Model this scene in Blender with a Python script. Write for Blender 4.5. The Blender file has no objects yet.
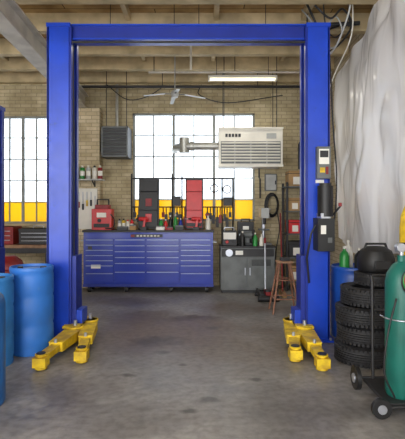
import bpy, bmesh, math, random
from mathutils import Vector, Matrix, noise
random.seed(7)
S=bpy.context.scene
S.view_settings.view_transform='Standard'
R=math.radians

# ---------------- materials ----------------
def lin(c):
    o=[]
    for v in c[:3]:
        v=v/255.0
        o.append(v/12.92 if v<=0.04045 else ((v+0.055)/1.055)**2.4)
    return (o[0],o[1],o[2],1.0)
def newmat(name):
    m=bpy.data.materials.new(name); m.use_nodes=True
    nt=m.node_tree; p=nt.nodes['Principled BSDF']
    return m,nt,p
def mat(name,c,rough=0.5,metal=0.0,var=0.12,scale=6.0,bump=0.0,c2=None,emit=0,wear=None):
    m,nt,p=newmat(name)
    a=lin(c); b=lin(c2) if c2 else tuple(max(0,x*(1-var*2)) for x in a[:3])+(1,)
    tc=nt.nodes.new('ShaderNodeTexCoord'); n=nt.nodes.new('ShaderNodeTexNoise')
    n.inputs['Scale'].default_value=scale; n.inputs['Detail'].default_value=5
    nt.links.new(tc.outputs['Object'],n.inputs['Vector'])
    r=nt.nodes.new('ShaderNodeValToRGB')
    r.color_ramp.elements[0].position=0.35; r.color_ramp.elements[1].position=0.62
    r.color_ramp.elements[0].color=b; r.color_ramp.elements[1].color=a
    nt.links.new(n.outputs['Fac'],r.inputs['Fac']); col=r.outputs['Color']
    if wear:
        n2=nt.nodes.new('ShaderNodeTexNoise'); n2.inputs['Scale'].default_value=9; n2.inputs['Detail'].default_value=10; n2.inputs['Roughness'].default_value=.75
        nt.links.new(tc.outputs['Object'],n2.inputs['Vector'])
        r2=nt.nodes.new('ShaderNodeValToRGB'); r2.color_ramp.elements[0].position=0.60; r2.color_ramp.elements[1].position=0.68
        r2.color_ramp.elements[0].color=(0,0,0,1); r2.color_ramp.elements[1].color=(.7,.7,.7,1)
        nt.links.new(n2.outputs['Fac'],r2.inputs['Fac'])
        mx=nt.nodes.new('ShaderNodeMixRGB'); nt.links.new(r2.outputs[0],mx.inputs['Fac']); nt.links.new(col,mx.inputs[1]); mx.inputs[2].default_value=lin(wear); col=mx.outputs[0]
        ad=nt.nodes.new('ShaderNodeMapRange'); ad.inputs['To Min'].default_value=rough-.05; ad.inputs['To Max'].default_value=rough+.25
        nt.links.new(n2.outputs['Fac'],ad.inputs['Value'])
        p.inputs['Roughness'].default_value=rough; nt.links.new(ad.outputs[0],p.inputs['Roughness'])
    nt.links.new(col,p.inputs['Base Color'])
    if not wear: p.inputs['Roughness'].default_value=rough
    p.inputs['Metallic'].default_value=metal
    if bump:
        bp=nt.nodes.new('ShaderNodeBump'); bp.inputs['Strength'].default_value=bump; bp.inputs['Distance'].default_value=0.02
        nt.links.new(n.outputs['Fac'],bp.inputs['Height']); nt.links.new(bp.outputs['Normal'],p.inputs['Normal'])
    if emit:
        p.inputs['Emission Color'].default_value=a; p.inputs['Emission Strength'].default_value=emit
    return m
def brick(name,c1,c2,mort,axis='x',bw=0.22,rh=0.075):
    m,nt,p=newmat(name)
    tc=nt.nodes.new('ShaderNodeTexCoord'); sp=nt.nodes.new('ShaderNodeSeparateXYZ'); cb=nt.nodes.new('ShaderNodeCombineXYZ')
    nt.links.new(tc.outputs['Object'],sp.inputs[0])
    nt.links.new(sp.outputs['X' if axis=='x' else 'Y'],cb.inputs['X']); nt.links.new(sp.outputs['Z'],cb.inputs['Y'])
    b=nt.nodes.new('ShaderNodeTexBrick'); b.inputs['Scale'].default_value=1.0
    b.inputs['Brick Width'].default_value=bw; b.inputs['Row Height'].default_value=rh; b.inputs['Mortar Size'].default_value=0.007
    b.inputs['Color1'].default_value=lin(c1); b.inputs['Color2'].default_value=lin(c2); b.inputs['Mortar'].default_value=lin(mort)
    nt.links.new(cb.outputs[0],b.inputs['Vector'])
    n=nt.nodes.new('ShaderNodeTexNoise'); n.inputs['Scale'].default_value=1.7; n.inputs['Detail'].default_value=8; n.inputs['Roughness'].default_value=.65
    nt.links.new(tc.outputs['Object'],n.inputs['Vector'])
    r=nt.nodes.new('ShaderNodeValToRGB'); r.color_ramp.elements[0].position=0.33; r.color_ramp.elements[1].position=0.65
    r.color_ramp.elements[0].color=(0.5,0.46,0.4,1); r.color_ramp.elements[1].color=(1,1,1,1)
    nt.links.new(n.outputs['Fac'],r.inputs['Fac'])
    mx=nt.nodes.new('ShaderNodeMixRGB'); mx.blend_type='MULTIPLY'; mx.inputs['Fac'].default_value=0.8
    nt.links.new(b.outputs['Color'],mx.inputs[1]); nt.links.new(r.outputs['Color'],mx.inputs[2])
    nt.links.new(mx.outputs[0],p.inputs['Base Color']); p.inputs['Roughness'].default_value=0.85
    bp=nt.nodes.new('ShaderNodeBump'); bp.inputs['Strength'].default_value=0.4; bp.inputs['Distance'].default_value=0.01; bp.invert=True
    nt.links.new(b.outputs['Fac'],bp.inputs['Height']); nt.links.new(bp.outputs['Normal'],p.inputs['Normal'])
    return m
def planks(name,c1,c2,mort):
    m,nt,p=newmat(name)
    tc=nt.nodes.new('ShaderNodeTexCoord')
    b=nt.nodes.new('ShaderNodeTexBrick'); b.inputs['Scale'].default_value=1
    b.inputs['Brick Width'].default_value=2.6; b.inputs['Row Height'].default_value=0.16; b.inputs['Mortar Size'].default_value=0.008
    b.inputs['Color1'].default_value=lin(c1); b.inputs['Color2'].default_value=lin(c2); b.inputs['Mortar'].default_value=lin(mort)
    nt.links.new(tc.outputs['Object'],b.inputs['Vector'])
    n=nt.nodes.new('ShaderNodeTexNoise'); n.inputs['Scale'].default_value=2.5; n.inputs['Detail'].default_value=6
    nt.links.new(tc.outputs['Object'],n.inputs['Vector'])
    r=nt.nodes.new('ShaderNodeValToRGB'); r.color_ramp.elements[0].position=0.35; r.color_ramp.elements[1].position=0.6
    r.color_ramp.elements[0].color=(0.5,0.42,0.31,1); r.color_ramp.elements[1].color=(1,1,1,1)
    nt.links.new(n.outputs['Fac'],r.inputs['Fac'])
    mx=nt.nodes.new('ShaderNodeMixRGB'); mx.blend_type='MULTIPLY'; mx.inputs['Fac'].default_value=0.8
    nt.links.new(b.outputs['Color'],mx.inputs[1]); nt.links.new(r.outputs['Color'],mx.inputs[2])
    nt.links.new(mx.outputs[0],p.inputs['Base Color']); p.inputs['Roughness'].default_value=0.8
    return m
FLOOR_O=(-2.0,3.25)
def concrete():
    m,nt,p=newmat('stained_concrete')
    L=nt.links; N=nt.nodes.new
    tc=N('ShaderNodeTexCoord')
    n1=N('ShaderNodeTexNoise'); n1.inputs['Scale'].default_value=0.9; n1.inputs['Detail'].default_value=9; n1.inputs['Roughness'].default_value=0.7
    L.new(tc.outputs['Object'],n1.inputs['Vector'])
    r1=N('ShaderNodeValToRGB'); r1.color_ramp.elements[0].position=0.36; r1.color_ramp.elements[1].position=0.64
    r1.color_ramp.elements[0].color=lin((110,108,108)); r1.color_ramp.elements[1].color=lin((164,161,158))
    L.new(n1.outputs['Fac'],r1.inputs['Fac'])
    cur=r1.outputs['Color']
    def stain(x,y,sx,sy,col,strength,cur,ns=2.2,edge=.6,wob=1.0):
        mp=N('ShaderNodeMapping'); mp.vector_type='TEXTURE'
        mp.inputs['Location'].default_value=(x,y,0); mp.inputs['Scale'].default_value=(sx,sy,1)
        n=N('ShaderNodeTexNoise'); n.inputs['Scale'].default_value=ns; n.inputs['Detail'].default_value=6
        L.new(tc.outputs['Object'],n.inputs['Vector'])
        sb=N('ShaderNodeVectorMath'); sb.operation='SUBTRACT'; sb.inputs[1].default_value=(0.5,0.5,0.5)
        L.new(n.outputs['Color'],sb.inputs[0])
        sc=N('ShaderNodeVectorMath'); sc.operation='MULTIPLY'; sc.inputs[1].default_value=(wob,wob,0)
        L.new(sb.outputs[0],sc.inputs[0])
        a2=N('ShaderNodeVectorMath'); a2.operation='ADD'
        L.new(tc.outputs['Object'],a2.inputs[0]); L.new(sc.outputs[0],a2.inputs[1])
        L.new(a2.outputs[0],mp.inputs['Vector'])
        g=N('ShaderNodeTexGradient'); g.gradient_type='SPHERICAL'; L.new(mp.outputs[0],g.inputs['Vector'])
        rr=N('ShaderNodeValToRGB'); rr.color_ramp.elements[0].position=0.0; rr.color_ramp.elements[1].position=edge
        rr.color_ramp.elements[0].color=(0,0,0,1); rr.color_ramp.elements[1].color=(strength,)*3+(1,)
        L.new(g.outputs['Fac'],rr.inputs['Fac'])
        mx=N('ShaderNodeMixRGB'); L.new(rr.outputs['Color'],mx.inputs['Fac']); L.new(cur,mx.inputs[1]); mx.inputs[2].default_value=lin(col)
        return mx.outputs[0]
    ox,oy=FLOOR_O
    for (x,y,sx,sy,c,st) in [(-0.3,5.9,1.5,1.2,(92,64,46),.7),(-0.9,6.7,0.8,0.6,(88,70,58),.7),(0.3,5.0,1.0,0.8,(104,90,78),.6),
        (-1.2,4.0,0.6,0.4,(96,90,86),.55),(0.9,3.6,.7,.4,(92,88,86),.55),(0.6,7.2,.9,.6,(96,74,58),.7),(-0.5,5.4,.35,.25,(60,46,38),.8),(-0.1,6.5,.5,.3,(68,48,36),.75),(-1.3,7.6,.8,.4,(88,74,62),.6),(-.4,3.4,.5,.3,(96,90,86),.5)]:
        cur=stain(x-ox,y-oy,sx,sy,c,st,cur)
    for (x,y,sx,sy) in [(.05,3.75,.12,.07),(-.1,3.55,.09,.05),(-.45,5.0,.12,.08),(.15,6.0,.12,.1),(-.7,4.3,.08,.06),(.5,4.2,.07,.05),(-.2,4.6,.07,.05)]:
        cur=stain(x-ox,y-oy,sx,sy,(60,56,54),.7,cur,ns=6,wob=.15)
    n2=N('ShaderNodeTexNoise'); n2.inputs['Scale'].default_value=14; n2.inputs['Detail'].default_value=8
    L.new(tc.outputs['Object'],n2.inputs['Vector'])
    r2=N('ShaderNodeValToRGB'); r2.color_ramp.elements[0].position=0.3; r2.color_ramp.elements[1].position=0.6
    r2.color_ramp.elements[0].color=(0.62,0.61,0.6,1); r2.color_ramp.elements[1].color=(1,1,1,1)
    L.new(n2.outputs['Fac'],r2.inputs['Fac'])
    mx=N('ShaderNodeMixRGB'); mx.blend_type='MULTIPLY'; mx.inputs['Fac'].default_value=0.85
    L.new(cur,mx.inputs[1]); L.new(r2.outputs['Color'],mx.inputs[2]); L.new(mx.outputs[0],p.inputs['Base Color'])
    rr=N('ShaderNodeMapRange'); rr.inputs['From Min'].default_value=.35; rr.inputs['From Max'].default_value=.65; rr.inputs['To Min'].default_value=0.3; rr.inputs['To Max'].default_value=0.6
    L.new(n1.outputs['Fac'],rr.inputs['Value']); L.new(rr.outputs[0],p.inputs['Roughness'])
    bp=N('ShaderNodeBump'); bp.inputs['Strength'].default_value=0.15; bp.inputs['Distance'].default_value=0.01
    L.new(n2.outputs['Fac'],bp.inputs['Height']); L.new(bp.outputs['Normal'],p.inputs['Normal'])
    return m
def glass(name,c):
    m=bpy.data.materials.new(name); m.use_nodes=True; nt=m.node_tree
    for n in list(nt.nodes): nt.nodes.remove(n)
    o=nt.nodes.new('ShaderNodeOutputMaterial'); t=nt.nodes.new('ShaderNodeBsdfTransparent')
    tc=nt.nodes.new('ShaderNodeTexCoord'); n=nt.nodes.new('ShaderNodeTexNoise'); n.inputs['Scale'].default_value=2.2; n.inputs['Detail'].default_value=2
    nt.links.new(tc.outputs['Object'],n.inputs['Vector'])
    r=nt.nodes.new('ShaderNodeValToRGB'); r.color_ramp.elements[0].position=0.35; r.color_ramp.elements[1].position=0.6
    a=lin(c); r.color_ramp.elements[0].color=tuple(x*0.8 for x in a[:3])+(1,); r.color_ramp.elements[1].color=a
    nt.links.new(n.outputs['Fac'],r.inputs['Fac']); nt.links.new(r.outputs[0],t.inputs['Color'])
    g=nt.nodes.new('ShaderNodeBsdfGlossy'); g.inputs['Roughness'].default_value=0.1
    mx=nt.nodes.new('ShaderNodeMixShader'); mx.inputs[0].default_value=0.05
    nt.links.new(t.outputs[0],mx.inputs[1]); nt.links.new(g.outputs[0],mx.inputs[2]); nt.links.new(mx.outputs[0],o.inputs[0])
    return m
def transl(name,c,f=0.5,rough=0.35,bump=0.0,scale=4):
    m,nt,p=newmat(name); o=nt.nodes['Material Output']
    p.inputs['Base Color'].default_value=lin(c); p.inputs['Roughness'].default_value=rough
    t=nt.nodes.new('ShaderNodeBsdfTranslucent'); t.inputs['Color'].default_value=lin(c)
    mx=nt.nodes.new('ShaderNodeMixShader'); mx.inputs[0].default_value=f
    nt.links.new(p.outputs[0],mx.inputs[1]); nt.links.new(t.outputs[0],mx.inputs[2]); nt.links.new(mx.outputs[0],o.inputs[0])
    if bump:
        tc=nt.nodes.new('ShaderNodeTexCoord'); mp=nt.nodes.new('ShaderNodeMapping'); mp.inputs['Rotation'].default_value=(.6,0,0); mp.inputs['Scale'].default_value=(1,2.2,.8)
        n=nt.nodes.new('ShaderNodeTexNoise'); n.inputs['Scale'].default_value=scale; n.inputs['Detail'].default_value=5; n.inputs['Distortion'].default_value=1.2
        try: n.noise_type='RIDGED_MULTIFRACTAL'
        except Exception: pass
        nt.links.new(tc.outputs['Object'],mp.inputs[0]); nt.links.new(mp.outputs[0],n.inputs['Vector'])
        b=nt.nodes.new('ShaderNodeBump'); b.inputs['Strength'].default_value=bump; b.inputs['Distance'].default_value=0.03
        nt.links.new(n.outputs['Fac'],b.inputs['Height']); nt.links.new(b.outputs[0],p.inputs['Normal'])
    return m

M_brick=brick('tan_brick',(210,196,162),(190,176,140),(166,154,126))
M_brickp=brick('brown_brick',(222,206,174),(200,182,146),(172,158,130))
M_bricky=brick('side_brick',(206,194,168),(190,176,148),(160,148,124),axis='y')
M_ceil=planks('ceiling_planks',(196,164,112),(172,142,92),(88,68,42))
M_beam=mat('painted_timber',(204,184,144),.7,var=.18,scale=3)
M_steelw=mat('painted_steel_cream',(206,200,186),.55,var=.12,scale=4)
M_conc=concrete()
M_blue=mat('lift_blue',(22,68,196),.25,var=.1,scale=3,wear=(38,66,140))
M_blued=mat('lift_blue_dark',(15,42,146),.35,var=.1,scale=3,wear=(30,44,96))
M_chest=mat('chest_blue',(24,52,164),.22,var=.06,scale=3)
M_yel=mat('lift_yellow',(240,206,36),.42,var=.16,scale=9,c2=(186,148,34),wear=(96,80,48))
M_drum=mat('drum_blue',(52,122,212),.35,var=.1,scale=4,wear=(96,140,186))
M_cyan=mat('drum_cyan',(56,134,210),.35,var=.1,scale=4,wear=(96,140,186))
M_drumd=mat('drum_dark_blue',(34,84,176),.4,var=.12,scale=5)
M_blk=mat('black_plastic',(26,26,28),.5,var=.2)
M_rub=mat('tire_rubber',(40,40,43),.65,var=.2,scale=12,bump=.2)
M_dk=mat('dark_steel',(52,52,54),.5,metal=.3)
M_gry=mat('grey_enamel',(104,108,108),.45,var=.14,scale=5)
M_gryl=mat('light_grey',(176,178,176),.45,var=.1)
M_wht=mat('white_enamel',(226,222,210),.4,var=.08,scale=3)
M_silver=mat('brushed_silver',(190,194,204),.32,metal=.7,var=.05)
M_handle=mat('drawer_pull',(150,162,198),.35,metal=.5,var=.05)
M_galv=mat('galvanised',(178,178,172),.4,metal=.5,var=.1)
M_red=mat('red_paint',(204,30,34),.38,var=.08)
M_redd=mat('red_dark',(140,26,28),.5)
M_grn=mat('oxygen_green',(24,104,92),.35,var=.12,scale=5,wear=(60,110,100))
M_teal=mat('teal_paint',(34,100,170),.4,var=.12,scale=5)
M_wood=mat('worn_wood',(160,122,92),.7,var=.2,scale=8)
M_rust=mat('rusty_tube',(150,104,80),.6,var=.2,scale=12)
M_card=mat('cardboard',(170,136,92),.85,var=.1)
M_yp=transl('yellow_pane',(246,214,36),.5)
M_glass=glass('dusty_glass',(244,248,252))
M_mull=mat('window_steel',(150,154,150),.6,var=.15)
M_sheet=transl('plastic_sheet',(251,251,251),.12,.22,bump=.75,scale=1.6)
M_tube=mat('fluorescent_tube',(255,250,225),.4,emit=1.0,var=0)
M_grnb=mat('green_plastic',(40,140,60),.4)
M_org=mat('orange_plastic',(226,106,30),.5)
M_lbl=mat('paper_label',(236,234,226),.6,var=.03)

# ---------------- mesh builder ----------------
class B:
    def __init__(s,name): s.n=name; s.bm=bmesh.new(); s.m=[]; s.M=Matrix.Identity(4)
    def mi(s,m):
        if m not in s.m: s.m.append(m)
        return s.m.index(m)
    def v(s,co): return s.bm.verts.new(s.M@Vector(co))
    def f(s,vs,i):
        try:
            fc=s.bm.faces.new(vs); fc.material_index=i; fc.smooth=True; return fc
        except ValueError: pass
    def box(s,x0,x1,y0,y1,z0,z1,m,rot=None):
        i=s.mi(m); c=Vector(((x0+x1)/2,(y0+y1)/2,(z0+z1)/2)); vs=[]
        for x in (x0,x1):
            for y in (y0,y1):
                for z in (z0,z1):
                    p=Vector((x,y,z))
                    if rot: p=c+rot@(p-c)
                    vs.append(s.v(p))
        for q in ((0,1,3,2),(4,6,7,5),(0,4,5,1),(2,3,7,6),(0,2,6,4),(1,5,7,3)): s.f([vs[k] for k in q],i)
    def hexa(s,pts,m):
        i=s.mi(m); vs=[s.v(p) for p in pts]
        for q in ((3,2,1,0),(4,5,6,7),(0,1,5,4),(1,2,6,5),(2,3,7,6),(3,0,4,7)): s.f([vs[k] for k in q],i)
    def beam(s,p1,p2,w,h,m,w2=None,h2=None):
        p1=Vector(p1);p2=Vector(p2);d=(p2-p1).normalized()
        up=Vector((0,0,1)) if abs(d.z)<.95 else Vector((0,1,0))
        a=d.cross(up).normalized(); u=a.cross(d).normalized(); w2=w2 or w; h2=h2 or h
        A=[p1+a*sx*w/2+u*sz*h/2 for sx,sz in((-1,-1),(1,-1),(1,1),(-1,1))]
        Bq=[p2+a*sx*w2/2+u*sz*h2/2 for sx,sz in((-1,-1),(1,-1),(1,1),(-1,1))]
        s.hexa(A+Bq,m)
    def tube(s,pts,r,m,n=10,cap=True,radii=None):
        i=s.mi(m); pts=[Vector(p) for p in pts]; rings=[]; prev=None
        for k,p in enumerate(pts):
            if k==0:d=pts[1]-p
            elif k==len(pts)-1:d=p-pts[k-1]
            else:d=(pts[k+1]-p).normalized()+(p-pts[k-1]).normalized()
            if d.length<1e-9:d=Vector((0,0,1))
            d.normalize()
            if prev is None:
                up=Vector((0,0,1)) if abs(d.z)<.9 else Vector((1,0,0)); a=d.cross(up).normalized()
            else:
                a=(prev-d*prev.dot(d)).normalized()
            prev=a; u=d.cross(a); rr=radii[k] if radii else r
            rings.append([s.v(p+(a*math.cos(t)+u*math.sin(t))*rr) for t in [2*math.pi*j/n for j in range(n)]])
        for k in range(len(rings)-1):
            for j in range(n): s.f([rings[k][j],rings[k][(j+1)%n],rings[k+1][(j+1)%n],rings[k+1][j]],i)
        if cap: s.f(rings[0][::-1],i); s.f(rings[-1],i)
    def hose(s,pts,r,m,n=8,sub=6):
        P=[Vector(p) for p in pts]; P=[P[0]*2-P[1]]+P+[P[-1]*2-P[-2]]; out=[]
        for k in range(1,len(P)-2):
            for j in range(sub):
                t=j/sub; a,b_,c,d=P[k-1],P[k],P[k+1],P[k+2]
                out.append(.5*((2*b_)+(c-a)*t+(2*a-5*b_+4*c-d)*t*t+(3*b_-a-3*c+d)*t**3))
        out.append(P[-2]); s.tube(out,r,m,n)
    def cyl(s,p1,p2,r,m,r2=None,n=20): s.tube([p1,p2],r,m,n,radii=[r,r2 if r2 is not None else r])
    def lathe(s,prof,c,m,n=32,closed=False,T=None):
        i=s.mi(m); c=Vector(c); rings=[]
        for r,z in prof:
            ring=[]
            for j in range(n):
                t=2*math.pi*j/n; p=Vector((max(r,1e-4)*math.cos(t),max(r,1e-4)*math.sin(t),z))
                if T: p=T@p
                ring.append(s.v(c+p))
            rings.append(ring)
        K=len(rings)
        for k in range(K if closed else K-1):
            a=rings[k]; b=rings[(k+1)%K]
            for j in range(n): s.f([a[j],a[(j+1)%n],b[(j+1)%n],b[j]],i)
    def done(s,bevel=0.004,seg=2,origin=None,smooth=35):
        bmesh.ops.recalc_face_normals(s.bm,faces=s.bm.faces)
        xs=[v.co for v in s.bm.verts]
        if origin is None:
            o=Vector(((min(p.x for p in xs)+max(p.x for p in xs))/2,(min(p.y for p in xs)+max(p.y for p in xs))/2,min(p.z for p in xs)))
        else: o=Vector(origin)
        bmesh.ops.translate(s.bm,verts=s.bm.verts,vec=-o)
        me=bpy.data.meshes.new(s.n); s.bm.to_mesh(me); s.bm.free()
        for m in s.m: me.materials.append(m)
        try: me.set_sharp_from_angle(angle=R(smooth))
        except Exception: pass
        ob=bpy.data.objects.new(s.n,me); ob.location=o; S.collection.objects.link(ob)
        if bevel:
            bv=ob.modifiers.new('bevel','BEVEL'); bv.width=bevel; bv.segments=seg; bv.limit_method='ANGLE'; bv.angle_limit=R(40)
        return ob
def arc(c,r,a0,a1,n=10,plane='xz'):
    out=[]
    for k in range(n+1):
        t=R(a0+(a1-a0)*k/n); u=r*math.cos(t); w=r*math.sin(t)
        out.append((c[0]+u,c[1],c[2]+w) if plane=='xz' else ((c[0]+u,c[1]+w,c[2]) if plane=='xy' else (c[0],c[1]+u,c[2]+w)))
    return out

XL,XR,YB,YF,ZC=-6.5,2.5,9.3,-2.8,4.5
# ---------------- shell ----------------
b=B('floor'); b.box(XL-.2,XR+.2,YF,YB+.2,-.15,0,M_conc); b.done(0,origin=(FLOOR_O[0],FLOOR_O[1],0))
b=B('ceiling'); b.box(XL-.2,XR+.2,YF,YB+.2,ZC,ZC+.12,M_ceil); b.done(0)
W1=(-5.4,-3.17,1.28,3.5); W2=(-1.44,1.08,1.33,3.56)
b=B('wall_back')
y0,y1=YB,YB+.2
b.box(XL,W1[0],y0,y1,0,ZC,M_brick); b.box(W1[1],W2[0],y0,y1,0,ZC,M_brick); b.box(W2[1],XR,y0,y1,0,ZC,M_brick)
for W in (W1,W2):
    b.box(W[0],W[1],y0,y1,0,W[2],M_brick); b.box(W[0],W[1],y0,y1,W[3],ZC,M_brick)
b.box(-2.72,-2.06,9.0,YB-.001,0,3.6,M_brickp)
b.done(0)
b=B('wall_left'); b.box(XL-.2,XL,YF,YB,0,ZC,M_bricky); b.done(0)
b=B('wall_right'); b.box(XR,XR+.2,YF,YB,0,ZC,M_bricky); b.done(0)
def window(name,W,cols,rows,yel):
    b=B(name); x0,x1,z0,z1=W; y=YB+.06
    b.box(x0,x1,y-.03,y+.03,z0,z0+.04,M_mull); b.box(x0,x1,y-.03,y+.03,z1-.04,z1,M_mull)
    b.box(x0,x0+.04,y-.03,y+.03,z0,z1,M_mull); b.box(x1-.04,x1,y-.03,y+.03,z0,z1,M_mull)
    xs=[x0+(x1-x0)*k/cols for k in range(cols+1)]; zs=[z0+(z1-z0)*k/rows for k in range(rows+1)]
    for k,x in enumerate(xs[1:-1]):
        w=.028 if (k+1)%2==0 else .012
        b.box(x-w,x+w,y-.022,y+.022,z0,z1,M_mull)
    for z in zs[1:-1]: b.box(x0,x1,y-.018,y+.018,z-.011,z+.011,M_mull)
    for j in range(rows):
        b.box(x0+.02,x1-.02,y-.003,y+.003,zs[j]+.005,zs[j+1]-.005,M_yp if j<yel else M_glass)
    b.box(x0-.02,x1+.02,YB-.03,YB+.1,z0-.05,z0,M_beam)
    b.done(.002)
window('window_1',W1,8,5,1)
window('window_2',W2,6,5,1)
b=B('steel_i_beam'); p1=Vector((-1.75,-2.7,3.76)); p2=Vector((-2.45,9.28,3.76))
b.beam(p1,p2,.06,.26,M_steelw)
b.beam(p1+Vector((0,0,.14)),p2+Vector((0,0,.14)),.22,.025,M_steelw); b.beam(p1-Vector((0,0,.14)),p2-Vector((0,0,.14)),.22,.025,M_steelw)
b.done(.003)
for k,y in enumerate([-1.2,0.2,1.6,3.0,4.4,5.75,6.75,7.75,8.6]):
    b=B('trim_%d'%(k+1)); b.box(XL,XR,y-.07,y+.07,ZC-.27,ZC,M_beam); b.done(.006)
b=B('trim_20'); b.box(XL,XR,YB-.14,YB,ZC-.34,ZC,M_beam); b.done(.006)
b=B('trim_21')
for x in (-5,-3.7,-1.1,0.2,1.5): b.box(x-.035,x+.035,5.82,9.1,ZC-.12,ZC,M_beam)
b.done(.004)

# ---------------- two-post lift ----------------
TOP=3.80
b=B('two_post_car_lift')
def post(sx,xo,xi):
    yf,yb=5.42,5.74; t=.02; top=TOP
    lo,hi=min(xo,xi),max(xo,xi)
    if sx<0: b.box(xo,xo+t,yf,yb,0,top,M_blue)
    else: b.box(xo-t,xo,yf,yb,0,top,M_blue)
    b.box(lo,hi,yf,yf+t,0,top,M_blue); b.box(lo,hi,yb-t,yb,0,top,M_blue)
    d=-sx*.02
    for y in ((yf,yf+.08),(yb-.08,yb)): b.box(min(xi,xi+d),max(xi,xi+d),y[0],y[1],0,top,M_blued)
    b.box(lo-.04,hi+.06,yf-.08,yb+.08,0,.02,M_blue)
    for yy in (yf-.05,yb+.05):
        for xx in (lo,hi): b.cyl((xx,yy,.02),(xx,yy,.05),.016,M_silver,n=6)
    c0,c1=(xi-.22,xi+.07) if sx<0 else (xi-.07,xi+.2)
    b.box(c0,c1,yf+.03,yb-.03,.16,1.02,M_blued)
    c0,c1=(xi-.06,xi+.14) if sx<0 else (xi-.14,xi+.06)
    b.box(c0,c1,yf-.1,yb+.12,.17,.2,M_yel); b.box(c0,c1,yf-.1,yb+.12,.04,.07,M_yel)
    b.box(c0,c1,yf+.04,yb-.04,.05,.36,M_blue)
    b.box(lo-.01,hi+.01,yf-.015,yb+.015,top-.02,top+.03,M_blue)
    b.cyl(((lo+hi)/2,yf+.03,top-.12),((lo+hi)/2,yb-.03,top-.12),.07,M_dk)
post(-1,-1.87,-1.60); post(1,1.53,1.26)
for x in (-1.875,-1.612,1.258,1.523): b.box(x,x+.01,5.412,5.42,0.02,TOP-.02,M_blued)
b.box(-1.66,1.32,5.5,5.66,TOP-.14,TOP+.03,M_blued); b.box(-1.69,1.35,5.47,5.69,TOP+.02,TOP+.04,M_blue); b.box(-1.69,1.35,5.47,5.69,TOP-.15,TOP-.13,M_blue)
b.cyl((-1.6,5.45,TOP-.19),(1.25,5.45,TOP-.19),.012,M_dk)
def arm(p,q):
    p=Vector(p);q=Vector(q); d=(q-p).normalized(); mid=p+(q-p)*.62
    b.beam(p,mid,.18,.11,M_yel,.15,.09); b.beam(mid-d*.1,q,.105,.065,M_yel)
    b.cyl(p+Vector((0,0,-.06)),p+Vector((0,0,.085)),.085,M_yel,n=20); b.cyl(p+Vector((0,0,.08)),p+Vector((0,0,.15)),.022,M_silver)
    b.box(q.x-.065,q.x+.065,q.y-.07,q.y+.06,.035,.13,M_yel)
    b.lathe([(0,-.1),(.06,-.1),(.06,-.03),(.045,-.02),(.045,.03),(.06,.035),(.06,.048),(0,.048)],q,M_yel,n=20)
    b.lathe([(0,.048),(.045,.048),(.045,.058),(0,.058)],q,M_dk,n=20)
    b.lathe([(0,.06),(.1,.06),(.1,.085),(0,.085)],p,M_yel,n=14)
    b.beam(p+d*.1+Vector((0,0,.058)),mid+Vector((0,0,.05)),.19,.012,M_yel,.16,.012)
    b.cyl(mid+Vector((0,0,.05)),mid+Vector((0,0,.09)),.018,M_silver,n=10)
arm((-1.52,5.38,.11),(-1.6,4.46,.11)); arm((-1.42,5.7,.11),(-1.25,4.66,.11))
arm((1.22,5.38,.11),(1.18,4.44,.11)); arm((1.12,5.7,.11),(0.97,4.7,.11))
b.box(1.36,1.52,5.33,5.42,1.95,2.33,M_gry); b.box(1.38,1.5,5.325,5.33,2.12,2.3,M_lbl); b.box(1.39,1.45,5.322,5.326,2.02,2.08,M_yel); b.box(1.46,1.49,5.32,5.33,2.0,2.09,M_redd)
b.box(1.39,1.49,5.32,5.326,2.2,2.28,M_dk)
b.cyl((1.44,5.28,1.5),(1.44,5.28,1.86),.09,M_blk); b.cyl((1.44,5.28,1.86),(1.44,5.28,1.89),.07,M_dk)
b.box(1.33,1.52,5.17,5.41,1.1,1.48,M_blk); b.box(1.37,1.48,5.2,5.4,1.46,1.54,M_silver)
b.box(1.36,1.42,5.165,5.17,1.3,1.4,M_lbl); b.box(1.44,1.49,5.165,5.17,1.2,1.26,M_gry)
b.cyl((1.54,5.3,1.52),(1.59,5.2,1.62),.012,M_dk); b.cyl((1.59,5.2,1.62),(1.59,5.2,1.66),.02,M_redd)
b.box(1.36,1.46,5.405,5.42,1.9,1.94,M_lbl)
b.tube([(1.36,5.3,1.45),(1.28,5.3,1.3),(1.24,5.35,1.0),(1.28,5.4,.7)],.012,M_blk)
b.hose([(1.5,5.35,1.3),(1.57,5.34,1.5),(1.59,5.34,2.0),(1.56,5.38,2.6),(1.545,5.44,3.3),(1.5,5.44,3.78)],.01,M_blk)
b.tube([(-1.58,5.5,3.6),(-1.57,5.5,2.4),(-1.57,5.5,1.0)],.008,M_dk)
b.done(.004)
b=B('lift_column'); q=-.08; zt=2.85
b.box(-2.78+q,-2.76+q,5.45,5.75,0,zt,M_blued); b.box(-2.78+q,-2.45+q,5.45,5.47,0,zt,M_blued); b.box(-2.78+q,-2.45+q,5.73,5.75,0,zt,M_blued)
b.box(-2.47+q,-2.45+q,5.45,5.53,0,zt,M_blued); b.box(-2.47+q,-2.45+q,5.67,5.75,0,zt,M_blued); b.box(-2.85+q,-2.38+q,5.4,5.8,0,.02,M_blued); b.box(-2.79+q,-2.44+q,5.44,5.76,zt-.02,zt+.03,M_blued)
b.box(-2.7+q,-2.42+q,5.5,5.7,.3,1.1,M_blued)
b.done(.004)

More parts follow.
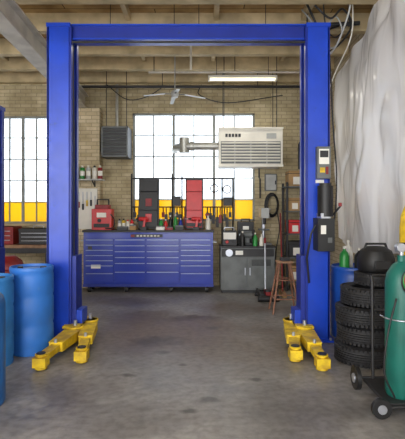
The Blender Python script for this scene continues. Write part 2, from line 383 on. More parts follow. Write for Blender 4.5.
# ---------------- tool chest ----------------
b=B('rolling_tool_cabinet')
x0,x1,yf,yb,z0,z1=-2.25,.2,8.5,8.94,.13,1.14
b.box(x0,x1,yf,yb,z0,z1,M_chest); b.box(x0-.02,x1+.02,yf-.02,yb+.02,z1,z1+.04,M_blk)
b.box(x0-.01,x1+.01,yf-.01,yb,z0-.02,z0+.03,M_blued)
cols=[(-2.21,-1.68,7),(-1.66,-1.08,6),(-1.06,-.44,6),(-.42,.16,7)]
for (a,c,n) in cols:
    hs=[1]*(n-2)+[1.5,2.0]; tot=sum(hs); zz=z1-.13; H=zz-(z0+.05)
    for h in hs:
        hh=H*h/tot
        b.box(a,c,yf-.022,yf,zz-hh+.014,zz,M_chest)
        b.box(a+.01,c-.01,yf-.036,yf-.02,zz-.018,zz-.004,M_handle)
        zz-=hh
b.box(x0+.04,x1-.04,yf-.02,yf,z1-.11,z1-.02,M_chest)
b.box(-1.35,-.75,yf-.026,yf-.018,z1-.095,z1-.035,M_dk); b.box(-1.35,-1.28,yf-.03,yf-.024,z1-.085,z1-.045,M_redd)
for k in range(7): b.box(-1.24+.065*k,-1.2+.065*k,yf-.034,yf-.028,z1-.08,z1-.05,M_wht)
for x in (-2.15,-1.45,-.6,.08):
    for y in (yf+.07,yb-.08):
        b.box(x-.04,x+.04,y-.03,y+.03,.1,.13,M_silver); b.cyl((x-.025,y,.06),(x+.025,y,.06),.06,M_blk,n=18); b.cyl((x-.03,y,.06),(x+.03,y,.06),.025,M_silver,n=12)
b.tube([(x1,yf+.06,.95),(x1+.06,yf+.06,.95),(x1+.06,yb-.1,.95),(x1,yb-.1,.95)],.014,M_silver)
b.tube([(x0,yf+.06,.98),(x0-.06,yf+.06,.98),(x0-.06,yb-.1,.98),(x0,yb-.1,.98)],.014,M_silver)
b.box(-2.1,-1.92,yf-.03,yf-.021,.46,.53,M_lbl); b.box(-2.16,-2.08,yf-.03,yf-.021,.98-.16,.98-.1,M_dk)
b.done(.004)
ZT=1.181
def creeper(x,w,z0,h,mc,mh,name='mechanic_creeper'):
    b=B(name); y=8.78; T=Matrix.Rotation(R(-5),4,'X'); b.M=Matrix.Translation((x,y,z0))@T
    b.box(-w/2,-w/2+.03,-.02,.02,0,h,M_dk); b.box(w/2-.03,w/2,-.02,.02,0,h,M_dk)
    b.box(-w/2,w/2,-.02,.02,h-.03,h,M_dk); b.box(-w/2,w/2,-.02,.02,0,.03,M_dk)
    b.box(-w/2+.02,w/2-.02,-.01,.01,.02,h-.02,mc)
    b.box(-w/2+.025,w/2-.025,-.055,.0,.04,h*.36,mc); b.box(-w/2+.025,w/2-.025,-.055,.0,h*.375,h*.73,mc); b.box(-w/2+.025,w/2-.025,-.07,.0,h*.745,h-.035,mh)
    if mc is M_blk: b.box(-.06,.06,-.066,-.05,h*.14,h*.3,M_red); b.box(-.06,.06,-.066,-.05,h*.45,h*.6,M_redd)
    else: b.box(-w/2+.03,w/2-.03,-.06,-.05,.05,h*.12,M_blk)
    for xx in (-w/2+.03,w/2-.03):
        for zz in (.08,h-.08): b.cyl((xx,.02,zz),(xx,.055,zz),.012,M_silver,n=8); b.cyl((xx-.012,.07,zz),(xx+.012,.07,zz),.028,M_blk,n=12)
    b.done(.01)
creeper(-1.05,.4,ZT+.005,.99,M_blk,M_blk)
creeper(-.16,.35,ZT+.005,.99,M_red,M_red)
b=B('red_jump_starter'); b.box(-2.12,-1.74,8.6,8.86,ZT,ZT+.4,M_red); b.box(-2.06,-1.8,8.62,8.84,ZT+.4,ZT+.48,M_redd)
b.tube([(-2.04,8.73,ZT+.46),(-2.04,8.73,ZT+.58),(-1.82,8.73,ZT+.58),(-1.82,8.73,ZT+.46)],.018,M_blk)
b.box(-2.02,-1.84,8.585,8.6,ZT+.24,ZT+.33,M_lbl); b.box(-2.08,-1.78,8.585,8.6,ZT+.05,ZT+.12,M_blk); b.cyl((-1.97,8.57,ZT+.18),(-1.97,8.6,ZT+.18),.035,M_blk)
b.hose([(-1.76,8.6,ZT+.3),(-1.68,8.56,ZT+.2),(-1.7,8.55,ZT+.05),(-1.85,8.55,ZT+.03)],.012,M_blk); b.done(.012)
def canp(b,x,y,z,r,h,m,cap=M_blk):
    b.lathe([(0,0),(r,0),(r,h*.78),(r*.75,h*.84),(r*.35,h*.86),(r*.35,h*.88)],(x,y,z),m,n=16); b.lathe([(r*.5,h*.84),(r*.5,h*.98),(r*.35,h),(0,h)],(x,y,z),cap,n=14); b.lathe([(r*1.01,h*.25),(r*1.02,h*.25),(r*1.02,h*.6),(r*1.01,h*.6)],(x,y,z),M_lbl,n=16)
def botp(b,x,y,z,r,h,m):
    b.lathe([(0,0),(r,0),(r,h*.55),(r*.85,h*.68),(r*.3,h*.82),(r*.3,h*.9)],(x,y,z),m,n=16); b.lathe([(r*.36,h*.88),(r*.36,h),(0,h)],(x,y,z),M_wht,n=12)
b=B('aerosol_cans')
for (x,m) in ((-1.6,M_gryl),(-1.52,M_yel),(-1.44,M_wht),(-1.36,M_red)):
    canp(b,x,8.68,ZT,.033,random.uniform(.19,.25),m,random.choice([M_blk,M_wht,M_red]))
b.done(0)
b=B('solvent_bottles')
for (x,m,h) in ((-.8,M_grnb,.22),(-.71,M_red,.2),(-.62,M_blk,.28),(-.52,M_grnb,.3),(-.42,M_blued,.22)): botp(b,x,8.68,ZT,.04,h,m)
b.done(0)
b=B('spray_bottle'); botp(b,.11,8.72,ZT,.05,.28,M_wht); b.box(.05,.13,8.7,8.74,ZT+.27,ZT+.31,M_redd); b.done(0)
def drill(x,y,z):
    b=B('cordless_drill'); b.box(x-.06,x+.06,y-.05,y+.05,z,z+.06,M_blk); b.beam((x,y,z+.05),(x+.02,y,z+.19),.045,.06,M_red,.04,.05); b.cyl((x-.09,y,z+.21),(x+.08,y,z+.21),.035,M_red); b.cyl((x-.09,y,z+.21),(x-.15,y,z+.21),.024,M_blk,.012); b.cyl((x-.15,y,z+.21),(x-.21,y,z+.21),.005,M_silver); b.done(.005)
drill(-1.12,8.57,ZT); drill(-.12,8.57,ZT)
b=B('parts_boxes')
for (x,w,h,m) in ((-1.62,.2,.07,M_dk),(-1.38,.12,.1,M_card),(-.88,.16,.08,M_lbl),(-.68,.12,.06,M_redd),(-.52,.16,.09,M_blk)):
    b.box(x,x+w,8.52,8.6,ZT,ZT+h,m); b.box(x-.003,x+w+.003,8.517,8.603,ZT+h*.75,ZT+h,M_gry)
b.done(.003)
b=B('hanging_tool_rack')
for x in (-1.45,-.62,-.42,.4,.62): b.cyl((x,9.2,0.001),(x,9.2,2.3 if x<.3 else 2.2),.016,M_blk,n=8)
for z in (1.62,2.2): b.cyl((-1.45,9.2,z),(.62,9.2,z),.013,M_blk,n=8)
for k,x in enumerate([-1.38,-1.3,-.8,-.74,-.66,-.52,-.46,-.36,.1,.16,.22,.3,.36,.45,.5,.56]):
    h=random.uniform(.2,.42); m=[M_dk,M_blk,M_redd,M_dk,M_blk][k%5]
    b.cyl((x,9.17,1.62),(x,9.17,1.62-h*.5),.012,m,n=8); b.box(x-.03,x+.03,9.15,9.19,1.62-h,1.62-h*.5,m)
for k,(x,z) in enumerate([(.24,2.0),(.5,1.98)]):
    b.tube([(x,9.17,2.2)]+arc((x,9.17,z),.08,90,450,16),.012,M_blk,n=6)
b.box(.42,.6,9.12,9.19,1.64,1.82,M_dk); b.box(-.6,-.44,9.12,9.19,1.64,1.84,M_blk)
b.done(0)

b=B('can_rack'); b.box(-2.8,-1.95,8.72,8.998,2.14,2.165,M_gryl)
for x in (-2.65,-2.15): b.beam((x,8.98,2.04),(x,8.76,2.14),.02,.02,M_dk); b.box(x-.012,x+.012,8.985,8.998,2.02,2.14,M_dk)
for k,x in enumerate([-2.72,-2.6,-2.48,-2.36,-2.24,-2.12,-2.01]):
    canp(b,x,8.84,2.165,.045,.27,[M_wht,M_gryl,M_wht,M_grnb,M_gryl,M_wht,M_redd][k],[M_wht,M_wht,M_blk][k%3])
b.done(0)
b=B('white_tool_board'); b.box(-2.68,-2.1,8.97,8.998,1.182,1.99,M_wht)
for k in range(7):
    x=-2.62+.08*k; h=random.uniform(.15,.3); zt=random.choice([1.92,1.84]); b.cyl((x,8.955,zt),(x,8.955,zt-h),.009,M_silver,n=8); b.box(x-.018,x+.018,8.945,8.97,zt-h-.12,zt-h,random.choice([M_redd,M_blk,M_yel]))
b.done(.002)

# ---------------- left workbench ----------------
b=B('workbench'); b.box(-4.6,-2.85,8.5,9.2,.84,.9,M_wood)
for x in (-4.5,-2.95):
    for y in (8.57,9.12): b.box(x-.035,x+.035,y-.035,y+.035,0,.84,M_dk)
b.box(-4.5,-2.95,8.6,9.12,.25,.28,M_wood); b.box(-4.5,-2.95,8.53,8.56,.74,.84,M_dk); b.done(.004)
def tbox(x0,x1,y0,y1,z,h,m,rows,name='tool_box'):
    b=B(name); b.box(x0,x1,y0,y1,z,z+h,m)
    for k in range(rows):
        a=z+.02+(h-.08)*k/rows; c=z+.02+(h-.08)*(k+1)/rows-.01
        b.box(x0+.02,x1-.02,y0-.012,y0,a,c,m); b.box(x0+.05,x1-.05,y0-.028,y0-.012,c-.018,c-.004,M_silver)
    b.box(x0-.005,x1+.005,y0-.008,y1+.005,z+h-.045,z+h,m)
    xm=(x0+x1)/2; b.tube([(xm-.1,(y0+y1)/2,z+h),(xm-.1,(y0+y1)/2,z+h+.05),(xm+.1,(y0+y1)/2,z+h+.05),(xm+.1,(y0+y1)/2,z+h)],.01,M_silver); b.done(.004)
tbox(-4.35,-3.62,8.6,9.0,.9,.34,M_redd,3); tbox(-3.52,-2.9,8.62,9.0,.9,.3,M_dk,3)
b=B('shop_vacuum'); c=(-3.3,7.7,0)
b.lathe([(0,.08),(.2,.08),(.22,.12),(.22,.55),(.235,.57),(.235,.6),(.2,.7),(.1,.78),(0,.78)],c,M_redd,n=24)
for a in (45,135,225,315): b.cyl((c[0]+.2*math.cos(R(a)),c[1]+.2*math.sin(R(a))-.015,.035),(c[0]+.2*math.cos(R(a)),c[1]+.2*math.sin(R(a))+.015,.035),.035,M_blk,n=12); b.box(c[0]+.2*math.cos(R(a))-.03,c[0]+.2*math.cos(R(a))+.03,c[1]+.2*math.sin(R(a))-.03,c[1]+.2*math.sin(R(a))+.03,.06,.1,M_blk)
b.tube([(c[0],c[1]-.2,.4),(c[0]+.1,c[1]-.35,.42),(c[0]+.25,c[1]-.3,.3),(c[0]+.3,c[1]-.1,.1),(c[0]+.3,c[1]+.1,.04)],.022,M_blk); b.done(.003)

# ---------------- grey cabinet and machines ----------------
b=B('grey_parts_cabinet'); x0,x1,yf,yb=.34,1.36,8.45,9.15
b.box(x0,x1,yf,yb,.06,.85,M_gry); b.box(x0-.02,x1+.02,yf-.02,yb,.85,.88,M_dk); b.box(x0+.03,x1-.03,yf+.03,yb-.02,0,.06,M_dk)
b.box(x0+.02,.83,yf-.018,yf,.1,.66,M_gry); b.box(.86,x1-.02,yf-.018,yf,.1,.66,M_gry)
b.box(x0+.02,x1-.02,yf-.018,yf,.69,.83,M_dk)
for x in (.79,.88): b.box(x,x+.02,yf-.04,yf-.018,.34,.48,M_silver)
b.lathe([(0,0),(.07,0),(.07,.02),(0,.02)],(.5,yf-.018,.76),M_silver,n=20,T=Matrix.Rotation(R(90),3,'X')); b.box(.62,.76,yf-.022,yf-.016,.72,.8,M_lbl)
for k in range(6): b.box(.92,1.28,yf-.024,yf-.016,.52+.02*k,.53+.02*k,M_blk)
b.done(.004)
ZG=.881
b=B('battery_charger'); b.box(.38,.66,8.6,8.9,ZG,ZG+.28,M_dk); b.box(.4,.64,8.585,8.6,ZG+.12,ZG+.25,M_lbl); b.cyl((.47,8.58,ZG+.07),(.47,8.6,ZG+.07),.03,M_red); b.cyl((.58,8.58,ZG+.07),(.58,8.6,ZG+.07),.03,M_blk)
b.tube([(.43,8.75,ZG+.28),(.43,8.75,ZG+.34),(.61,8.75,ZG+.34),(.61,8.75,ZG+.28)],.012,M_silver); b.done(.006)
b=B('bench_grinder'); x,y=.87,8.75; b.box(x-.09,x+.09,y-.08,y+.08,ZG,ZG+.05,M_dk); b.box(x-.04,x+.04,y-.05,y+.05,ZG+.05,ZG+.14,M_gry); b.cyl((x-.09,y,ZG+.2),(x+.09,y,ZG+.2),.075,M_gry,n=24)
for s in(-1,1):
    b.cyl((x+s*.1,y,ZG+.2),(x+s*.14,y,ZG+.2),.1,M_dk,n=24); b.cyl((x+s*.08,y,ZG+.2),(x+s*.16,y,ZG+.2),.02,M_silver)
b.done(.004)
b=B('drill_press'); x,y=1.21,8.9; b.box(x-.13,x+.13,y-.2,y+.12,ZG,ZG+.04,M_gry); b.cyl((x,y+.05,ZG+.04),(x,y+.05,ZG+.72),.035,M_silver); b.box(x-.1,x+.1,y-.12,y+.1,ZG+.28,ZG+.31,M_gry)
b.box(x-.08,x+.08,y-.2,y+.18,ZG+.52,ZG+.72,M_gryl); b.cyl((x,y-.12,ZG+.52),(x,y-.12,ZG+.4),.03,M_dk); b.cyl((x,y-.12,ZG+.4),(x,y-.12,ZG+.33),.008,M_silver)
for a in (0,120,240): b.cyl((x+.09,y-.08,ZG+.6),(x+.11,y-.08+.12*math.cos(R(a)),ZG+.6+.12*math.sin(R(a))),.007,M_silver)
b.done(.006)
b=B('oil_bottles'); botp(b,.76,8.54,ZG,.045,.28,M_blk); botp(b,1.0,8.54,ZG,.045,.25,M_grnb); botp(b,1.12,8.55,ZG,.04,.22,M_wht); b.done(0)
b=B('power_tool_case'); b.box(.7,1.02,8.93,9.1,ZG,ZG+.45,M_dk); b.box(.72,1.0,8.92,8.93,ZG+.04,ZG+.2,M_blk); b.box(.72,1.0,8.92,8.93,ZG+.24,ZG+.41,M_blk); b.box(.8,.92,8.915,8.925,ZG+.29,ZG+.36,M_lbl); b.tube([(.78,9.0,ZG+.45),(.78,9.0,ZG+.5),(.94,9.0,ZG+.5),(.94,9.0,ZG+.45)],.012,M_blk); b.done(.006)
b=B('floor_jack'); x=1.13
b.box(x-.15,x-.12,7.65,8.2,.05,.14,M_dk); b.box(x+.12,x+.15,7.65,8.2,.05,.14,M_dk); b.box(x-.12,x+.12,7.8,8.1,.06,.1,M_dk)
b.cyl((x-.18,7.68,.05),(x+.18,7.68,.05),.05,M_blk); b.cyl((x-.18,8.17,.04),(x+.18,8.17,.04),.04,M_blk); b.lathe([(0,0),(.06,0),(.06,.03),(0,.03)],(x,7.75,.16),M_dk,n=16); b.box(x-.04,x+.04,7.7,8.0,.1,.16,M_redd)
b.cyl((x,8.1,.12),(x+.02,8.28,.95),.015,M_silver); b.cyl((x+.02,8.28,.95),(x+.02,8.3,1.05),.022,M_redd); b.done(.003)
b=B('push_broom'); b.box(1.42,1.5,8.0,8.4,.0,.05,M_card); b.box(1.43,1.49,8.0,8.4,.05,.09,M_wood); b.cyl((1.46,8.2,.09),(1.5,8.68,1.5),.013,M_redd); b.done(.003)
b=B('work_stand'); cx,cy=1.26,6.95
for sx in(-1,1):
    for sy in (-1,1): b.cyl((cx+sx*.2,cy+sy*.2,0.002),(cx+sx*.08,cy+sy*.07,.76),.015,M_rust,n=10)
b.box(cx-.12,cx+.12,cy-.1,cy+.1,.755,.785,M_wood)
for z,f in ((.22,.165),(.5,.121)):
    for sy in(-1,1): b.cyl((cx-f,cy+sy*f,z),(cx+f,cy+sy*f,z),.011,M_rust,n=8)
    for sx in(-1,1): b.cyl((cx+sx*f,cy-f,z),(cx+sx*f,cy+f,z),.011,M_rust,n=8)
b.box(cx-.06,cx+.08,cy-.06,cy+.04,.786,.84,M_dk); b.done(.003)
b=B('steel_shelving'); x0,x1,yf,yb=1.62,2.35,8.7,9.2
for x in (x0,x1-.04):
    for y in (yf,yb-.04): b.box(x,x+.04,y,y+.04,0,2.1,M_dk)
SH=[.15,.62,1.08,1.52,2.0]
for z in SH: b.box(x0,x1,yf,yb,z,z+.025,M_gry)
for z,items in zip(SH,[[(M_card,.3,.3),(M_blk,.28,.25)],[(M_dk,.33,.3),(M_redd,.2,.25)],[(M_red,.26,.26),(M_wht,.15,.3),(M_grnb,.14,.2)],[(M_card,.25,.25),(M_org,.12,.2),(M_blk,.2,.3)],[(M_card,.33,.3),(M_wht,.22,.2)]]):
    x=x0+.06
    for m,w,h in items:
        b.box(x,x+w,yf+.05,yb-.08,z+.027,z+.027+h,m); b.box(x-.005,x+w+.005,yf+.045,yb-.075,z+.027+h*.8,z+.027+h*.84,M_blk); b.box(x+w*.25,x+w*.7,yf+.045,yf+.052,z+.06,z+.027+h*.6,M_lbl); x+=w+.02
b.done(.003)
b=B('breaker_box'); b.box(1.28,1.52,9.2,9.298,1.95,2.3,M_gry); b.box(1.3,1.5,9.188,9.2,1.97,2.28,M_gryl); b.box(1.48,1.5,9.18,9.19,2.08,2.16,M_blk); b.done(.003)
b=B('hanging_air_hose'); b.cyl((1.42,9.12,1.86),(1.42,9.298,1.86),.02,M_dk)
for k in range(5): b.tube([(1.42+(.10+.01*k)*math.cos(R(a)),9.13+.028*k,1.66+(.2+.012*k)*math.sin(R(a))) for a in range(0,361,20)],.013,M_blk if k%2 else M_dk,n=6)
b.hose([(1.5,9.15,1.6),(1.56,9.12,1.2),(1.5,9.12,.8),(1.46,9.12,.3),(1.52,9.1,.02)],.011,M_blk); b.done(0)

# ---------------- heaters and pipes ----------------
b=B('unit_heater'); x0,x1,yf,yb,z0,z1=.3,1.48,8.3,8.9,2.37,3.08
b.box(x0,x1,yf,yb,z0,z1,M_wht); b.box(x0+.04,x1-.04,yf-.012,yf,z0+.05,z0+.46,M_gry)
for k in range(7):
    z=z0+.09+.055*k; b.box(x0+.05,x1-.05,yf-.035,yf-.012,z-.004,z+.022,M_wht,rot=Matrix.Rotation(R(25),3,'X'))
for k in range(1,4):
    xx=x0+(x1-x0)*k/4; b.box(xx-.01,xx+.01,yf-.03,yf-.01,z0+.05,z0+.46,M_gryl)
b.box(x0-.012,x1+.012,yf-.02,yf+.02,z0-.01,z0+.03,M_wht); b.box(x0-.012,x1+.012,yf-.02,yf+.02,z1-.02,z1+.01,M_wht)
for k in range(5): b.box(x0+.12+.06*k,x0+.165+.06*k,yf-.008,yf,z1-.17,z1-.11,M_dk)
b.box(x1-.3,x1-.12,yf-.01,yf,z1-.2,z1-.1,M_gryl)
for x in (x0+.1,x1-.1):
    for y in (yf+.07,yb-.07): b.cyl((x,y,z1),(x,y,ZC-.001),.008,M_dk,n=8)
b.tube([(x0,8.6,2.78),(-.2,8.6,2.78),(-.35,8.65,2.78)],.075,M_galv,n=16); b.cyl((-.18,8.6,2.78),(-.24,8.6,2.78),.09,M_galv); b.cyl((-.35,8.65,2.66),(-.35,8.65,2.95),.1,M_galv); b.tube([(-.35,8.65,2.78),(-.52,8.8,2.78),(-.56,9.2,2.78)],.075,M_galv,n=16)
b.tube([(1.1,8.75,2.37),(1.1,8.75,2.2),(1.18,9.22,2.2),(1.18,9.22,1.8)],.016,M_dk)
b.done(.004)
b=B('louvered_wall_heater'); x0,x1,yf,yb,z0,z1=-1.98,-1.46,8.8,9.28,2.6,3.2
b.box(x0,x1,yf+.02,yb,z0,z1,M_dk)
for a in ((x0,x0+.03,z0,z1),(x1-.03,x1,z0,z1),(x0,x1,z0,z0+.03),(x0,x1,z1-.03,z1)): b.box(a[0],a[1],yf,yf+.03,a[2],a[3],M_gry)
for k in range(8):
    z=z0+.06+.068*k; b.box(x0+.03,x1-.03,yf,yf+.02,z,z+.02,M_gry,rot=Matrix.Rotation(R(30),3,'X'))
for x in (x0+.06,x1-.06): b.cyl((x,9.0,z1),(x,9.0,ZC-.001),.008,M_dk,n=8)
b.tube([(x0+.25,9.1,z1),(x0+.25,9.1,3.6),(x0+.25,9.12,4.1)],.03,M_galv)
b.done(.003)
b=B('ceiling_pipes')
b.cyl((-2.9,8.98,4.02),(2.3,8.98,4.02),.028,M_dk,n=12); b.cyl((-1.0,8.35,4.12),(2.4,8.35,4.12),.02,M_steelw,n=10)
b.tube([(2.0,8.98,4.02),(2.0,8.98,3.0),(1.98,9.24,2.9),(1.98,9.24,2.4)],.02,M_dk); b.hose([(-.05,8.98,4.02),(-.05,8.98,3.85),(.5,8.98,3.7),(1.6,8.98,3.85)],.01,M_blk)
b.hose([(-1.9,8.95,4.05),(-1.5,8.9,3.75),(-1.1,8.9,3.8),(-.8,8.95,4.0)],.009,M_blk)
b.cyl((-.18,7.0,ZC-.001),(-.18,7.0,3.75),.018,M_steelw)
for x in (-2.5,-.8,1.1,2.2): b.cyl((x,8.98,4.0),(x,8.98,ZC-.001),.008,M_dk,n=6)
for x in (-.9,.6,2.0): b.cyl((x,8.35,4.12),(x,8.35,ZC-.001),.008,M_dk,n=6)
b.done(0)
b=B('tangled_cables')
b.hose([(1.42,6.2,4.45),(1.6,6.25,4.1),(1.78,6.4,3.75),(1.66,6.6,3.6),(1.55,6.5,3.8),(1.7,6.3,4.05),(1.95,6.4,4.2)],.016,M_blk)
b.hose([(1.95,5.8,4.48),(1.9,5.9,4.1),(1.78,6.1,3.75),(1.62,6.3,3.7),(1.58,6.5,3.9),(1.75,6.7,4.1),(2.0,7.0,4.0)],.013,M_gryl)
b.hose([(1.5,6.0,4.3),(1.72,6.05,4.15),(1.9,6.1,4.3),(2.05,6.2,4.1),(1.9,6.5,3.9),(1.7,7.0,3.95),(1.8,8.0,4.2)],.014,M_dk)
b.hose([(2.0,6.0,4.45),(2.02,6.1,3.95),(1.9,6.4,3.55),(1.82,6.6,3.3),(1.85,6.8,3.6),(1.95,7.2,4.1)],.009,M_wht)
b.hose([(1.4,6.35,4.4),(1.55,6.4,4.25),(1.7,6.4,3.95),(1.85,6.3,3.85),(1.92,6.2,4.05),(1.8,6.1,4.2),(1.68,6.1,4.0),(1.75,6.2,3.8)],.011,M_gryl)
b.hose([(1.6,6.0,4.45),(1.65,6.0,4.0),(1.8,6.05,3.9),(1.95,6.1,4.1),(2.0,6.1,4.45)],.01,M_blk)
b.cyl((1.3,6.45,4.2),(2.25,6.45,4.25),.03,M_dk,n=10)
for x in (1.5,2.1): b.cyl((x,6.45,4.2),(x,6.45,ZC-.001),.01,M_dk,n=6)
b.done(0)
b=B('ceiling_fan'); c=(-.5,8.15,0)
b.cyl((c[0],c[1],3.72),(c[0],c[1],ZC-.001),.01,M_gryl); b.lathe([(0,3.6),(.05,3.6),(.07,3.64),(.07,3.69),(.04,3.73),(0,3.73)],c,M_gryl,n=24); b.lathe([(0,4.4),(.05,4.42),(.06,ZC-.001)],c,M_wht,n=16)
for k in range(4):
    a=R(10+90*k); d=Vector((math.cos(a),math.sin(a),0)); p=Vector((c[0],c[1],3.66))
    b.beam(p+d*.06,p+d*.2,.03,.008,M_dk); b.beam(p+d*.18,p+d*.56+Vector((0,0,-.05)),.08,.006,M_gryl,.06,.006)
b.done(0)
def fluo(x0,x1,y,z):
    b=B('fluorescent_light'); b.box(x0,x1,y-.06,y+.06,z+.05,z+.09,M_wht)
    b.hexa([(x0,y-.06,z+.05),(x1,y-.06,z+.05),(x1,y+.06,z+.05),(x0,y+.06,z+.05),(x0,y-.08,z+.045),(x1,y-.08,z+.045),(x1,y+.08,z+.045),(x0,y+.08,z+.045)],M_wht)
    for dy in(-.035,.035):
        b.cyl((x0+.03,y+dy,z+.025),(x1-.03,y+dy,z+.025),.018,M_tube,n=12)
    for x in (x0,x1-.03): b.box(x,x+.03,y-.06,y+.06,z,z+.05,M_wht)
    for x in (x0+.15,x1-.15): b.cyl((x,y,z+.09),(x,y,ZC-.001),.006,M_dk,n=6)
    b.done(.002)
    l=bpy.data.lights.new('fluorescent_glow','AREA'); l.shape='RECTANGLE'; l.size=x1-x0; l.size_y=.1; l.energy=10; l.color=(1,.95,.82)
    o=bpy.data.objects.new('fluorescent_glow',l); o.location=((x0+x1)/2,y,z-.02); S.collection.objects.link(o)
fluo(-1.42,-.24,6.2,3.86); fluo(-.2,1.02,6.2,3.86); fluo(.1,1.32,8.0,3.86)

# ---------------- drums ----------------
def drum(name,x,y,r,h,m,metal=False):
    b=B(name); p=[(0,.01),(r*.93,.01),(r*.97,0),(r*.99,.02),(r*.97,.05),(r,.09)]
    for f in (.33,.66): p+=[(r,h*f-.03),(r*.965 if not metal else r*1.03,h*f),(r,h*f+.03)]
    p+=[(r,h-.1),(r*.97,h-.06),(r*1.0,h-.045),(r*1.0,h-.01),(r*.97,h),(r*.94,h),(r*.92,h-.03),(0,h-.03)]
    b.lathe(p,(x,y,0),m,n=40); b.lathe([(.0,h-.005),(.035,h-.005),(.035,h-.03)],(x+r*.55,y,0),M_blk,n=14); b.lathe([(.0,h-.005),(.03,h-.005),(.03,h-.03)],(x-r*.55,y,0),M_blk,n=14)
    b.done(0,smooth=50)
drum('plastic_drum',-1.92,5.06,.235,.95,M_drum)
drum('plastic_drum',-2.19,4.62,.235,.9,M_cyan)
drum('steel_drum',1.91,5.65,.29,.88,M_drumd,True)
def gascyl(b,x,y,r,h,m,z=0.0):
    b.lathe([(0,z+.01),(r*.9,z),(r,z+.03),(r,h*.82),(r*.9,h*.88),(r*.55,h*.94),(r*.25,h*.96),(r*.25,h)],(x,y,0),m,n=28)
    b.cyl((x,y,h-.01),(x,y,h+.08),.018,M_silver); b.cyl((x-.05,y,h+.04),(x+.05,y,h+.04),.014,M_silver); b.lathe([(0,h+.08),(.035,h+.08),(.035,h+.1),(0,h+.1)],(x,y,0),M_blk,n=12)
b=B('gas_cylinder'); gascyl(b,-1.77,3.66,.155,1.0,M_teal); b.done(0,smooth=50)
b=B('welding_gas_cart')
gascyl(b,1.6,3.62,.125,1.22,M_grn,.1); gascyl(b,1.81,3.84,.12,1.75,M_yel,.1)
b.box(1.42,2.0,3.45,3.98,.07,.1,M_dk)
b.cyl((1.36,3.40,.075),(1.36,3.44,.075),.075,M_blk,n=24); b.cyl((1.36,3.39,.075),(1.36,3.45,.075),.035,M_silver,n=16)
b.cyl((1.34,3.98,.1),(1.38,3.98,.1),.1,M_blk,n=24); b.cyl((1.33,3.98,.1),(1.39,3.98,.1),.04,M_silver,n=16); b.cyl((1.36,3.98,.1),(2.06,3.98,.1),.012,M_dk); b.cyl((2.02,3.98,.1),(2.06,3.98,.1),.1,M_blk,n=24)
b.tube([(1.36,3.42,.075),(1.5,3.42,.085),(1.9,3.45,.085)],.012,M_dk)
for x in (1.5,1.98): b.tube([(x,3.96,.1),(x,3.98,.95),(x,4.0,1.0)],.013,M_dk)
b.cyl((1.5,4.0,1.0),(1.98,4.0,1.0),.013,M_dk); b.cyl((1.5,3.98,.7),(1.98,3.98,.7),.012,M_dk)
b.tube([(1.46,3.7,.72)]+[(1.6+.135*math.cos(R(a)),3.62+.135*math.sin(R(a)),.72) for a in range(180,370,15)]+[(1.98,3.8,.72)],.006,M_silver)
for k in range(3): b.tube(arc((1.66,3.475,1.05-.01*k),.1+.01*k,0,360,24,'xz'),.007,[M_redd,M_grnb,M_blk][k],n=6)
b.cyl((1.55,3.56,1.29),(1.55,3.5,1.29),.035,M_silver); b.cyl((1.65,3.56,1.29),(1.65,3.5,1.29),.035,M_silver)
b.hose([(1.5,3.48,.9),(1.42,3.44,.65),(1.39,3.44,.35),(1.47,3.44,.15)],.008,M_blk)
b.done(.002,smooth=50)

# ---------------- tires ----------------
def tire(x,y,z,Ro=.3,Ri=.19,w=.195,T=None,name='tire'):
    b=B(name); b.M=Matrix.Translation((x,y,z))@(T if T else Matrix.Identity(4))
    h=w
    p=[(Ri,.02),(Ri+.015,.012),(Ri+.05,.0),(Ro-.05,.003),(Ro-.02,.02),(Ro-.004,.035),(Ro,.05)]
    n=4
    for k in range(n):
        a=.05+(h-.1)*(k+.35)/n; c=.05+(h-.1)*(k+.65)/n
        p+=[(Ro,a),(Ro-.01,a+.002),(Ro-.01,c-.002),(Ro,c)]
    p+=[(Ro,h-.05),(Ro-.004,h-.035),(Ro-.02,h-.02),(Ro-.05,h-.003),(Ri+.05,h),(Ri+.015,h-.012),(Ri,h-.02),(Ri-.002,h-.035),(Ri+.06,h-.04),(Ri+.07,h/2),(Ri+.06,.04),(Ri-.002,.035)]
    b.lathe(p,(0,0,0),M_rub,n=48,closed=True)
    for k in range(44):
        a=2*math.pi*k/44
        for zz in (.028,h-.028):
            q=Matrix.Rotation(a,3,'Z'); c=q@Vector((Ro-.008,0,zz)); b.box(c.x-.01,c.x+.01,c.y-.013,c.y+.013,c.z-.014,c.z+.014,M_rub,rot=q)
    b.done(0)
zz=0
for k,(dx,dy) in enumerate([(0,0),(.03,.02),(.01,.0),(.07,.02)]):
    tire(1.70+dx,4.74+dy,zz); zz+=.197
tire(1.84,4.78,.789,.22,.13,.14)
b=B('black_tool_bag'); c=(1.84,4.78,.93)
b.lathe([(0,0),(.17,0),(.19,.03),(.19,.14),(.16,.22),(.1,.26),(0,.27)],c,M_blk,n=24); b.tube([(c[0]-.13,c[1],c[2]+.2),(c[0]-.1,c[1],c[2]+.29),(c[0]+.1,c[1],c[2]+.29),(c[0]+.13,c[1],c[2]+.2)],.014,M_dk); b.box(c[0]-.08,c[0]+.08,c[1]-.2,c[1]-.17,c[2]+.04,c[2]+.13,M_dk); b.done(.01)
b=B('fluid_jugs'); botp(b,1.75,5.55,.851,.06,.28,M_grnb); botp(b,1.92,5.52,.851,.055,.26,M_blk); botp(b,1.86,5.75,.851,.06,.34,M_wht); b.done(0)

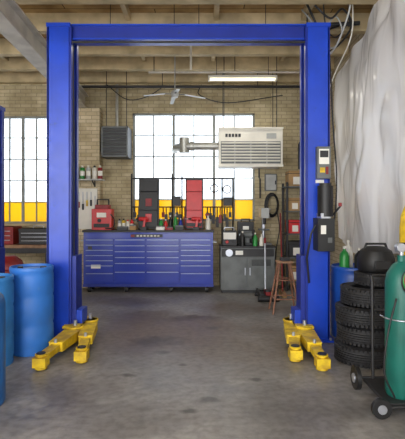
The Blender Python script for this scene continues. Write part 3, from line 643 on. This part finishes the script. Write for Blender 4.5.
# ---------------- plastic sheet ----------------
b=B('plastic_sheet_curtain'); i=b.mi(M_sheet); NY,NZ=120,80; g=[]
for a in range(NY+1):
    row=[]; u=a/NY; y=7.5-4.9*u
    zt=3.75+.62*min(1,u*2.2)+.03*math.sin(u*22); zb=1.0-.08*math.sin(u*9)+.45*max(0,.25-u)
    for c in range(NZ+1):
        w=c/NZ; z=zt+(zb-zt)*w
        x=2.24-.10*math.sin(w*math.pi)*(.5+.5*math.sin(u*6)**2)
        s1=y*1.5+z*.8; s2=y*2.6-z*.9
        x+=.035*math.sin(s1*2.2+1.5*noise.noise(Vector((y*.7,z*.5,3))))*(.4+.6*w)
        x+=.02*math.sin(s2*2.6+2*noise.noise(Vector((y,z*.6,9))))*(1-.5*w)
        rg=(1-abs(noise.noise(Vector((y*1.5+z*.8,z*.9-y*.5,4.4))))*3)
        x+=.03*max(0,rg)**2+.04*noise.noise(Vector((y*.9,z*.6,1.3)))+.014*noise.noise(Vector((y*4,z*2.5,8)))
        row.append(b.v((x,y,z)))
    g.append(row)
for a in range(NY):
    for c in range(NZ): b.f([g[a][c],g[a+1][c],g[a+1][c+1],g[a][c+1]],i)
b.done(0,smooth=180)

# ---------------- light, world, camera ----------------
w=bpy.data.worlds.new('World'); S.world=w; w.use_nodes=True
bg=w.node_tree.nodes['Background']; bg.inputs[0].default_value=(.96,.98,1.0,1); bg.inputs[1].default_value=4.2
l=bpy.data.lights.new('open_door_daylight','AREA'); l.shape='RECTANGLE'; l.size=6; l.size_y=3.6; l.energy=280; l.color=(1,.97,.93)
o=bpy.data.objects.new('open_door_daylight',l); o.location=(-2.2,-2.4,2.3); o.rotation_euler=(R(90),0,R(-18)); S.collection.objects.link(o)
cam=bpy.data.cameras.new('camera'); co=bpy.data.objects.new('camera',cam); S.collection.objects.link(co)
co.location=(0,0,1.6); co.rotation_euler=(R(90),0,0)
cam.sensor_fit='AUTO'; cam.sensor_width=36; cam.lens=450/439*36; cam.shift_y=-11.5/439
S.camera=co
